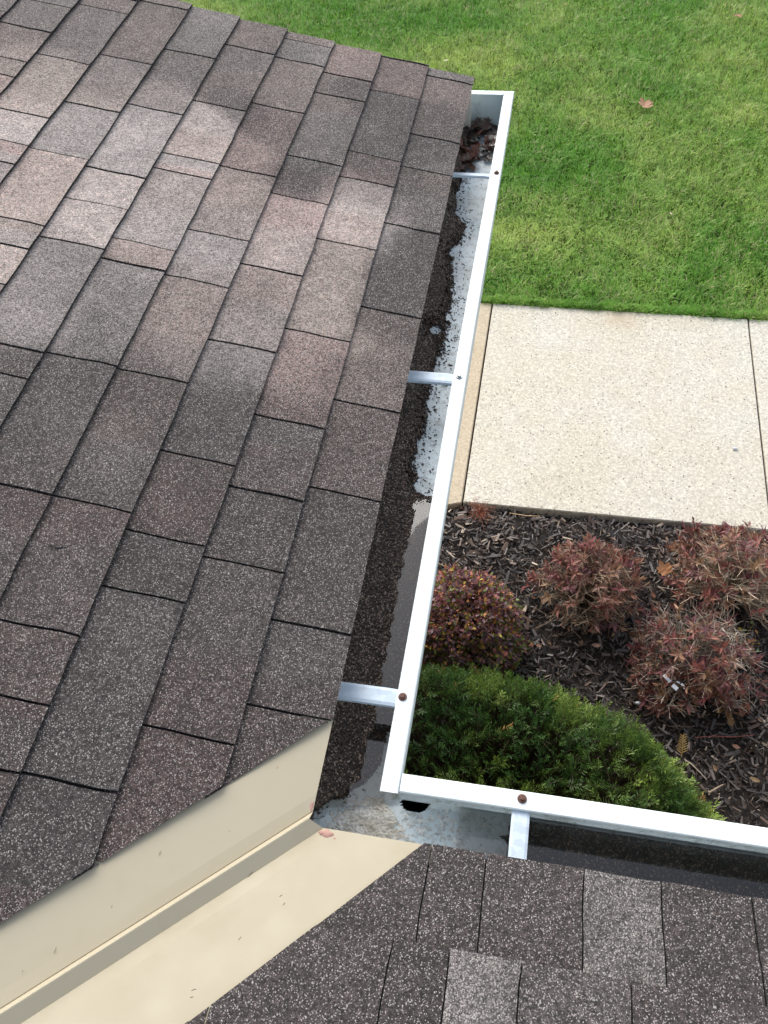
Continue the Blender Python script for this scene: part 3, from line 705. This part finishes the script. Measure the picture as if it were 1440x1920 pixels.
cb = {0: [(904, 1678), (1091, 1728), (1243, 1730), (1415, 1740)], 1: [(836, 1840), (973, 1860), (1182, 1870)]}
cutsB = {k: [on_b(*q)[0] for q in v] for k, v in cb.items()}
ROOF_LIGHT = [(60,60,.3),(150,60,.35),(60,130,.6),(130,170,.7),(40,230,.9),(150,240,.9),(60,350,.8),(30,480,.9),(100,490,.55),(180,400,.9),(250,320,.8),(230,250,.95),(200,150,.4),(270,190,.7),  # anchors of the painted light and shade: position, brightness
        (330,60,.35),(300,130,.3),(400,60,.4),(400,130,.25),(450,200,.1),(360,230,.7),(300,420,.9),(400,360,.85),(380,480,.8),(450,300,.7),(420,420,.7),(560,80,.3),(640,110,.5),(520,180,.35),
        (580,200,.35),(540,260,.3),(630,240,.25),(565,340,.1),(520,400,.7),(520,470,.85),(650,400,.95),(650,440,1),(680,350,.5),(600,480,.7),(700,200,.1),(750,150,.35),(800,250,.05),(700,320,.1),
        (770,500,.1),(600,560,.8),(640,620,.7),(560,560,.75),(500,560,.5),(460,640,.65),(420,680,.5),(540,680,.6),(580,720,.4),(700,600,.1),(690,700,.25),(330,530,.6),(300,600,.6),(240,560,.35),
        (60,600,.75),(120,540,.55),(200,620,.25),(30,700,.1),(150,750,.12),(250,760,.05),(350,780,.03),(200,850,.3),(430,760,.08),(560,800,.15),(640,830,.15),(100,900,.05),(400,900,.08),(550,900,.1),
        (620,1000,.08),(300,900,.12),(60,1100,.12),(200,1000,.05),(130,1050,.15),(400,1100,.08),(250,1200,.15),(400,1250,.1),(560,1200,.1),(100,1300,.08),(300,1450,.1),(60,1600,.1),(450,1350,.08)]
RL = np.array([[*on_a(px, py)[:2], b] for px, py, b in ROOF_LIGHT])
def brA(x, y):          # soft light and shade painted into the shingle colour of the long slope
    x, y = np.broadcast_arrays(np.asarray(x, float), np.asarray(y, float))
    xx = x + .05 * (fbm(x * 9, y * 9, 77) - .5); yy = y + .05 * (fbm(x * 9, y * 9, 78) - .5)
    w_ = np.exp(-((xx[..., None] - RL[:, 0]) ** 2 + (yy[..., None] - RL[:, 1]) ** 2) / (2 * .033 ** 2))
    return ((w_ * RL[:, 2]).sum(-1) + .0002 * .3) / (w_.sum(-1) + .0002)
LB = [on_b(1165, 1730), on_b(908, 1870), on_b(1080, 1880)]
def brB(x, y):          # (row position, position along the eave)
    r = 0 * np.asarray(y) + 0 * np.asarray(x)
    for p, k in zip(LB, (.24, .30, .09)): r = np.maximum(r, k * ((np.abs(np.asarray(y) - p[0]) < .045) & (np.abs(np.asarray(x) - p[1]) < .064)))
    return r
q2 = math.sqrt(.5)
slope('roof_slope', PA, cutsA, 22, -2.6, YR + .2, brA, [((-.107, .041, 0), (.723, -.691, 0)), ((0, YR, 0), (0, 1, 0))], 'brown shingle slope above the long gutter, soft light and shade painted in, paler rose grey up the slope', 21, lambda xm: xm + .13)
def PBc(u, v, n): return PB(u, v, n)
slope('roof_slope', PBc, cutsB, 18, -2.6, 3.0, brB, [((.042, -.111, 0), (-.733, .680, 0))], 'dark brown shingle slope above the lower gutter with large pale granules', 33, lambda xm: xm + .13, (.052, .042, .040), .0009, .0062)
ck = np.array([on_a(*q) for q in ((88, 1022), (108, 1031), (128, 1029), (150, 1021), (172, 1013), (198, 1011), (224, 1013))]) + (0, 0, .0052)
mb = MB(); mb.tube(ck, [.0002, .0008, .0007, .0009, .0007, .0006, .0003], 4); mb.build('crack', M['deck'], house)
# roof deck under the shingles
def sheet(name, pts, thick, m, parent=house):
    mb = MB(); k = len(pts); P = np.array(pts, float)
    mb.add(np.concatenate([P, P - (0, 0, thick)]), [tuple(range(k))]) ; mb.add(P - (0, 0, thick), [tuple(range(k))[::-1]])
    mb.add(np.concatenate([P, P - (0, 0, thick)]), [(i, (i + 1) % k, k + (i + 1) % k, k + i) for i in range(k)])
    return mb.build(name, m, parent)
def za(x): return ZE + (-EV - x) * TT - .002
RX = -2.85
e_ = EV + .004
sheet('roof_deck', [(-e_, -e_, za(-e_)), (-e_, YR - .006, za(-e_)), (RX, YR - .006, za(RX)), (RX, RX, za(RX))], .016, M['deck'])
sheet('roof_deck', [(-e_, -e_, za(-e_)), (RX, RX, za(RX)), (3.0, RX, za(RX)), (3.0, -e_, za(-e_))], .016, M['deck'])
# W-valley flashing
def flashing():
    ds = [(.132, 0), (.10, 0), (.06, 0), (.03, 0), (.0142, .0), (.0136, .0012), (.0062, .0120), (.0050, .0124), (.0040, .0120), (-.0130, .0012), (-.0137, .0), (-.03, 0), (-.06, 0), (-.10, 0), (-.132, 0)]
    qn = 60; V = []
    for d, hh in ds:
        o_ = abs(d) * q2
        for j in range(qn + 1):
            q0 = EV - o_ - .0015; q = q0 + (2.6 - q0) * (j / qn) ** 1.4
            x, y = -q - d * q2, -q + d * q2
            # plane height: A side uses x, B side uses y; the valley line is at x = y
            lim = max(x, y) if False else (x if d > 0 else y)
            V.append((x, y, ZE + (-EV - lim) * TT + .0012 + hh - (abs(d) * q2 * TT if hh > .001 else 0) + (.0012 * math.sin(q * 9 + d * 20) if abs(d) > .02 else 0)))
    k = len(ds); F = [(a * (qn + 1) + j, a * (qn + 1) + j + 1, (a + 1) * (qn + 1) + j + 1, (a + 1) * (qn + 1) + j) for a in range(k - 1) for j in range(qn)]
    mb = MB(); mb.add(V, F); o = mb.build('valley_flashing', M['flash'], house, False)
    s_ = o.modifiers.new('t', 'SOLIDIFY'); s_.thickness = .0009; s_.offset = -1
    return o
flashing()
for i, (px, py) in enumerate([(527, 1680), (533, 1695), (384, 1742), (380, 1782), (364, 1856), (360, 1870), (282, 1842), (187, 1862), (470, 1640), (450, 1760)]):
    c = on_b(px, py) + (0, 0, .0018); a_ = random.uniform(.4, 1.6); L_ = random.uniform(.0015, .004); mb = MB()
    mb.tube([c - (L_ * math.cos(a_), L_ * math.sin(a_), -L_ * math.sin(a_) * TT), c + (L_ * math.cos(a_), L_ * math.sin(a_), -L_ * math.sin(a_) * TT)], .0003, 3); mb.build('scuff_mark', M['rust'], house)
for i, (px, py) in enumerate([(104, 1782), (43, 1821), (300, 1600), (520, 1440), (430, 1560), (210, 1700)]):
    c = on_a(px, py) + (0, 0, .0018); L_ = random.uniform(.001, .003); mb = MB()
    mb.tube([c - (0, L_, 0), c + (.0005, L_, 0)], .0003, 3); mb.build('scuff_mark', M['rust'], house)
def blob(name, c, s, m, parent, label=None):
    bm = bmesh.new(); bmesh.ops.create_icosphere(bm, subdivisions=3, radius=1)
    for v in bm.verts:
        k = 1 + .25 * math.sin(v.co.x * 4 + c[0] * 90) * math.cos(v.co.y * 5 + c[1] * 70); v.co = Vector((v.co.x * s[0] * k, v.co.y * s[1] * k, v.co.z * s[2]))
    me = bpy.data.meshes.new(name); bm.to_mesh(me); bm.free(); o = link(name, me, M[m], parent, True); o.location = c
    if label: o['label'] = label
    return o
for (px, py, s_, f) in ((583, 1510, (.004, .008, .002), on_a), (614, 1566, (.009, .006, .003), on_b), (603, 1563, (.004, .004, .003), on_b), (627, 1574, (.003, .003, .0015), on_b)):
    c = f(px, py); blob('sealant_dab', (c[0], c[1], c[2]), s_, 'pink', house)
# fascia, soffit, walls
mb = MB(); mb.box(BACK - .02, BACK - .002, BACK - .02, YR - .03, -.15, ZE - .012); mb.box(BACK - .002, 3.0, BACK - .02, BACK - .002, -.15, ZE - .012)
mb.build('fascia', M['trim'], house)
mb = MB(); mb.box(RX, BACK - .02, -2.8, YR - .03, -.16, -.15); mb.box(BACK - .02, 3.0, -2.8, BACK - .02, -.16, -.15); mb.build('soffit', M['trim'], house)
mb = MB(); mb.box(RX, -.46, -2.8, 1.55, GZ - .1, -.16); mb.box(-.46, 3.0, -2.8, -.46, GZ - .1, -.16)
for k in range(20):
    z = GZ + .1 + k * .11; mb.box(-.46, -.452, -.452, 1.55, z, z + .1); mb.box(-.452, 3.0, -.46, -.452, z, z + .1)
mb.build('wall', M['siding'], house)
mb = MB(); V = [(-e_, YR - .03, ZE - .02), (RX, YR - .03, za(RX) - .02), (RX, YR - .03, -.15), (-e_, YR - .03, -.09), (-e_, YR - .012, ZE - .02), (RX, YR - .012, za(RX) - .02), (RX, YR - .012, -.15), (-e_, YR - .012, -.09)]
mb.add(V, [(0, 1, 2, 3), (7, 6, 5, 4), (0, 4, 5, 1), (1, 5, 6, 2), (2, 6, 7, 3), (3, 7, 4, 0)]); mb.build('rake_board', M['trim'], house)

# ================================================================ GUTTER
gut = empty('rain_gutter', (0, 0, 0), 'white painted metal gutter turning an inside corner along both eaves', 'gutter')
prof = [(-LW + .002, -.005), (-LW, -.004), (-LW, -.001), (-LW + .001, 0), (-.0015, 0), (0, -.0015), (0, -.016), (-.002, -.019), (-.002, -.040), (-.003, -.060), (-.005, -.078), (-.009, -.087), (-.014, FLZ)]
floorx = list(np.linspace(-.018, -.134, 60)); prof += [(x_, FLZ) for x_ in floorx] + [(-.138, FLZ + .003), (BACK, FLZ + .01), (BACK, .018)]
HC = at(778, 1500, FLZ); HCx, HCy = HC[0], HC[1]
def trough(swap, a0, a1, nseg_fine, fine_end, mitre, hole):
    ls = list(np.linspace(0, fine_end, nseg_fine)) + list(np.linspace(fine_end, 1, 26))[1:]
    V = []; k = len(prof)
    for t in ls:
        for (s, z) in prof:
            st = (s if mitre and z < -.012 else a0(s))
            l = st + (a1 - st) * t
            wob = .0009 * math.sin(l * 5.1) if z > -.04 else 0
            V.append((l, s + wob, z) if swap else (s + wob, l, z))
    V = np.array(V); F = []
    for i in range(len(ls) - 1):
        for j in range(k - 1):
            q = (i * k + j, i * k + j + 1, (i + 1) * k + j + 1, (i + 1) * k + j)
            if hole and V[i * k + j][2] < FLZ + .004:
                c = V[list(q)].mean(0); r_ = math.hypot((c[0] - HCx) / .023, (c[1] - HCy) / .019)
                if r_ < 1 + .25 * (float(vn(c[0] * 130, c[1] * 130, 3)) - .5): continue
            F.append(q)
    mb = MB(); mb.add(V, F)
    o = mb.build('trough', M['trough'], gut); s_ = o.modifiers.new('t', 'SOLIDIFY'); s_.thickness = .0008; s_.offset = 0
    return o
trough(False, lambda s: -.029, YEND, 60, .06, True, False)['label'] = 'long trough running along the left eave, grit over half its floor'
trough(True, lambda s: .0015, 3.0, 110, .05, True, True)['label'] = 'lower trough running to the right, scaled white near the corner'
# outlet pipe under the hole
mb = MB(); tt = np.linspace(0, 2 * math.pi, 33)[:-1]
R1 = [(HCx + .038 * math.cos(a), HCy + .032 * math.sin(a), FLZ - .002) for a in tt]; R2 = [(HCx + .032 * math.cos(a), HCy + .026 * math.sin(a), FLZ - .16) for a in tt]
mb.add(R1 + R2, [(i, (i + 1) % 32, 32 + (i + 1) % 32, 32 + i) for i in range(32)]); mb.add(R2, [tuple(range(32))])
mb.build('outlet_pipe', M['black'], gut)
# end cap
mb = MB(); pts = [(s, z) for s, z in prof[3:]]
pts[0] = (-LW, 0)
ring = [(-LW, .0), (0, 0)] + [(s, z) for s, z in prof[5:]] + [(BACK, 0)]
k = len(ring); c = [(s, YEND, z) for s, z in ring] ; d = [(s, YEND + .0012, z) for s, z in ring]
mb.add(c, [tuple(range(k))]); mb.add(d, [tuple(range(k))[::-1]]); mb.add(c + d, [(i, (i + 1) % k, k + (i + 1) % k, k + i) for i in range(k)])
mb.box(BACK, -LW - .001, YEND - .009, YEND + .0105, -.0004, .0012)      # folded top flange
mb.box(-LW - .001, .001, YEND - .001, YEND + .0105, -.012, .0010)
mb.build('end_cap', M['white'], gut)
# rolled seam over the corner
mb = MB()
mb.tube([(BACK + .002, BACK + .002, FLZ + .001), (-.035, -.035, FLZ + .0012)], .0007, 4); mb.build('seam', M['black'], gut)

# hanger straps and screws
def screw_mesh(px, rust, parent, c, squash=1.0):
    bm = bmesh.new()
    bmesh.ops.create_cone(bm, cap_ends=True, segments=20, radius1=.0068, radius2=.0062, depth=.0016, matrix=Matrix.Translation((0, 0, .0008)))
    bmesh.ops.create_cone(bm, cap_ends=True, segments=6, radius1=.0040, radius2=.0037, depth=.004, matrix=Matrix.Translation((0, 0, .0034)))
    bmesh.ops.bevel(bm, geom=[e for e in bm.edges if e.calc_face_angle(0) > .6], offset=.0004, segments=1, affect='EDGES')
    me = bpy.data.meshes.new('screw'); bm.to_mesh(me); bm.free()
    o = link('screw', me, M['rust' if rust else 'steel'], parent); o.location = c; o.rotation_euler = (random.uniform(-.08, .08), random.uniform(-.08, .08), random.random())
    return o
def strap(px, py, rust, swap, w_, tilt, lab, slab_, s0=-.112, dz=-.006):
    p = at(px, py, 0); v = p[0] if swap else p[1]
    hg = empty('hanger', (v, 0, 0) if swap else (0, v, 0), None, None); del_ = None
    hg.parent = gut; hg['label'] = lab
    mb = MB(); n = 10; V = []
    cr = [(-.5, -.0055), (-.5, 0), (-.35, .0012), (.35, .0012), (.5, 0), (.5, -.0055)]
    for i in range(n + 1):
        s = BACK + .003 + ( -.003 - BACK - .016) * i / n
        z0 = dz + (.0 if i < n - 1 else -.001)
        for (a, z) in cr:
            aa = a * w_; zz = z0 + z + aa * math.tan(tilt)
            V.append((aa, s, zz) if swap else (s, aa, zz))
    k = len(cr); F = [(i * k + j, i * k + j + 1, (i + 1) * k + j + 1, (i + 1) * k + j) for i in range(n) for j in range(k - 1)]
    mb.add(V, F); o = mb.build('strap', M['galv'], hg); m_ = o.modifiers.new('t', 'SOLIDIFY'); m_.thickness = .0012
    c = (0, p[1], .0005) if swap else (p[0], 0, .0005)
    sc_ = screw_mesh(px, rust, hg, c); sc_['label'] = slab_
strap(931, 325, True, False, .022, -.35, 'thin looking galvanised hanger nearest the end cap', 'small dark screw near the end cap')
strap(861, 707, False, False, .0245, 0, 'clean galvanised hanger halfway along the long gutter', 'bright steel screw on the middle hanger')
strap(755, 1307, True, False, .026, 0, 'galvanised hanger with a rust smear just above the corner', 'rusty screw just above the corner')
strap(979, 1498, True, True, .0245, 0, 'galvanised hanger crossing the lower gutter', 'rusty screw on the lower gutter')

# heightfields lying in the gutter floor
def field(name, m, swap, l0, l1, s0, s1, res, hf, parent=None, jit=.0):
    nx = int((s1 - s0) / res); ny = int((l1 - l0) / res)
    Sx, L = np.meshgrid(np.linspace(s0, s1, nx), np.linspace(l0, l1, ny))
    X, Y = (L, Sx) if swap else (Sx, L)
    Hh = hf(X, Y) + jit * rng.uniform(-1, 1, X.shape); V = np.stack([X, Y, FLZ + Hh], -1).reshape(-1, 3)
    idx = np.arange(nx * ny).reshape(ny, nx); F = np.stack([idx[:-1, :-1], idx[:-1, 1:], idx[1:, 1:], idx[1:, :-1]], -1).reshape(-1, 4)
    hv = Hh.ravel(); F = F[(hv[F] > .0004).any(1)]
    used = np.unique(F); mp = np.zeros(len(V), int); mp[used] = np.arange(len(used))
    return link(name, mesh_np(name, V[used], [mp[F]]), M[m], parent, jit == 0)
# grit edge in the long gutter (x as a function of y), traced
gp = [(866, 335), (858, 355), (854, 407), (876, 425), (868, 445), (845, 470), (847, 511), (847, 560), (845, 577), (833, 633), (825, 672), (817, 695), (814, 717), (805, 743), (798, 791), (796, 813), (786, 830), (780, 869), (776, 912), (800, 930)]
ge = np.array([at(px, py, FLZ + .003)[:2] for px, py in gp]); o_ = np.argsort(ge[:, 1]); gy, gx = ge[o_, 1], ge[o_, 0]
cp = [(588, 1522), (602, 1512), (622, 1497), (643, 1497), (662, 1480), (683, 1470), (700, 1450), (714, 1430)]
ce = np.array([at(px, py, FLZ + .003)[:2] for px, py in cp])
sp_ = at(815, 621, FLZ)
yfull = gy[0] - .004
def gritA(X, Y):
    n1 = fbm(X * 90, Y * 45, 3); n2 = fbm(X * 350, Y * 350, 7, 2)
    ex = np.interp(Y, gy, gx) + .022 * (n1 - .5) + .007 * (n2 - .5)
    d = ex - X
    d = np.where(Y < yfull, .04, d)
    # bare patch at the corner: below the traced line
    yb = np.interp(X, ce[:, 0], ce[:, 1], left=ce[0, 1] - .02, right=ce[-1, 1] + .05) + .006 * (n1 - .5)
    d = np.minimum(d, (Y - yb))
    d = np.minimum(d, np.hypot((X - sp_[0]) / .011, (Y - sp_[1]) / .016) * .012 - .012 + .006 * (n2 - .5))
    h = np.clip(d, -.01, .012) * .9 + .0035 * (n2 - .5) + .002 * (n1 - .5)
    h = h + sstep(-.085, -.125, X) * .010 + sstep(-.06, -.1, X) * .003
    sub = sstep(yfull + .02, yfull - .06, Y) * sstep(-.075 + .02 * 0, -.055, X - .022 * (n1 - .5))
    h = np.where((d > 0), np.maximum(h * (1 - sub * .75), .0036), h)
    far = sstep(1.62, 1.7, Y)
    isl = (fbm(X * 340, Y * 340, 91, 2) > .555 + 5.5 * np.clip(-d - .001, 0, 1)) & (d < 0) & (n1 > .36)
    hol = (fbm(X * 320, Y * 320, 191, 2) > .58 + 9 * np.clip(d, 0, 1)) & (d > 0) & (Y > yfull)
    h = np.where(hol, -.01, h)
    h = np.where(isl, .0022, h)
    return np.where((d < 0) & ~isl, -.01, h)
gg = field('shingle_grit', 'grit', False, ce[0, 1] - .02, YEND - .01, BACK + .001, -.012, .0019, gritA, None, .0010)
tag(gg, 'dark wet shingle grit lying along the floor of the long gutter', 'grit', kind='stuff')
def gritB(X, Y):
    n1 = fbm(X * 45, Y * 60, 13); n2 = fbm(X * 350, Y * 350, 17, 2)
    d = (X - .135) * .5 + .03 * (n1 - .5) + .02 * (n2 - .5) * sstep(.16, .05, X) - .008
    h = np.clip(d * .4 + .002, -.01, .0042) + .002 * (n2 - .5)
    h = np.where(d < 0, -.01, np.maximum(h, .0024))
    return np.where(X < .02, -.01, h)
gg = field('shingle_grit', 'grit', True, .0, 2.95, BACK + .001, -.012, .0021, gritB, None, .0010)
tag(gg, 'dark wet shingle grit in the lower gutter right of the corner', 'grit', kind='stuff')
def seal(X, Y):
    n1 = fbm(X * 60, Y * 60, 23); n2 = fbm(X * 300, Y * 300, 27, 3)
    t = -(X + Y) * q2; d = np.abs(X - Y) * q2      # along and off the mitre seam
    wd = .022 + .024 * sstep(.2, .05, t) + .016 * (n1 - .5)
    off = (X - Y) * q2 - .008
    h = .0055 * np.clip(1 - np.abs(off) / wd, -1, 1) + .009 * (n2 - .5) + .003 * (n1 - .5)
    h = np.where(np.hypot((X - HCx) / .023, (Y - HCy) / .019) < 1 + .3 * (n2 - .5), -.01, h)
    return np.where((t > .195) | (t < .03), -.01, h)
o = field('sealant', 'seal', True, -.139, .07, -.139, -.012, .0013, seal, gut, .0005); o['label'] = 'rough off-white sealant smeared over the corner seam'
def scl(X, Y):
    n1 = fbm(X * 35, Y * 45, 33, 4); n2 = fbm(X * 260, Y * 260, 37, 3)
    h = .003 * (n2 - .5) + .0022 * (n1 - .47) + .001 * sstep(-.05, -.1, Y)
    h = np.where(np.hypot((X - HCx) / .023, (Y - HCy) / .019) < 1 + .3 * (n2 - .5), -.01, h)
    return np.where((X < .0) | (X > .18 + .05 * (n1 - .5)), -.01, h)
o = field('mineral_crust', 'scale', True, -.03, .2, -.139, -.012, .0014, scl, gut, .00025); o['label'] = 'pale grey lime crust on the floor right of the outlet'
# standing water
def water(name, poly, z, label):
    mb = MB(); mb.add([(x, y, z) for x, y in poly], [tuple(range(len(poly)))]); o = mb.build(name, M['water']); o['kind'] = 'structure'; return o
WZ = FLZ + .0078
water('water', [(BACK, -.05), (-.004, -.01), (-.004, yfull - .004), (BACK, yfull + .006)], WZ, '')
water('water', [(.085, -.140), (3.0, -.140), (3.0, -.008), (.085, -.008)], WZ, '')
# wet leaves at the blocked far end
for i in range(42):
    f = i / 42; g_ = np.random.default_rng(i + 500)
    yy = YEND - .034 - (g_.random() ** 1.3) * .20; xx = g_.uniform(-.128, -.040)
    if yy < 1.70 and xx > -.10 + .05 * g_.random(): xx = g_.uniform(-.128, -.1)
    zz = FLZ + .005 + .014 * float(sstep(1.62, 1.86, yy)) * g_.random() + .012 * float(sstep(-.07, -.13, xx))
    c = [(.085, .040, .026), (.05, .028, .020), (.15, .085, .06), (.03, .02, .016), (.16, .06, .035)][g_.integers(0, 5)]
    o = lobed_leaf('wet_leaf', (xx, yy, zz), g_.uniform(.03, .062), g_.uniform(0, 6.3), c, 'soaked brown leaf in the heap against the gutter end cap', 'leaf', 'wet leaves heaped at the end cap', (g_.normal(0, .25), g_.normal(0, .25)), ['oak', 'oak', 'oval', 'maple'][g_.integers(0, 4)], 'wetleaf', curl=.4, seed=i)
p = at(918, 297, FLZ + .008)
lobed_leaf('wet_leaf', tuple(p), .040, 1.8, (.05, .03, .02), 'single dark leaf on bare metal between the leaf heap and the first hanger', 'leaf', None, (0, 0), 'oak', 'wetleaf', curl=.2, seed=77)
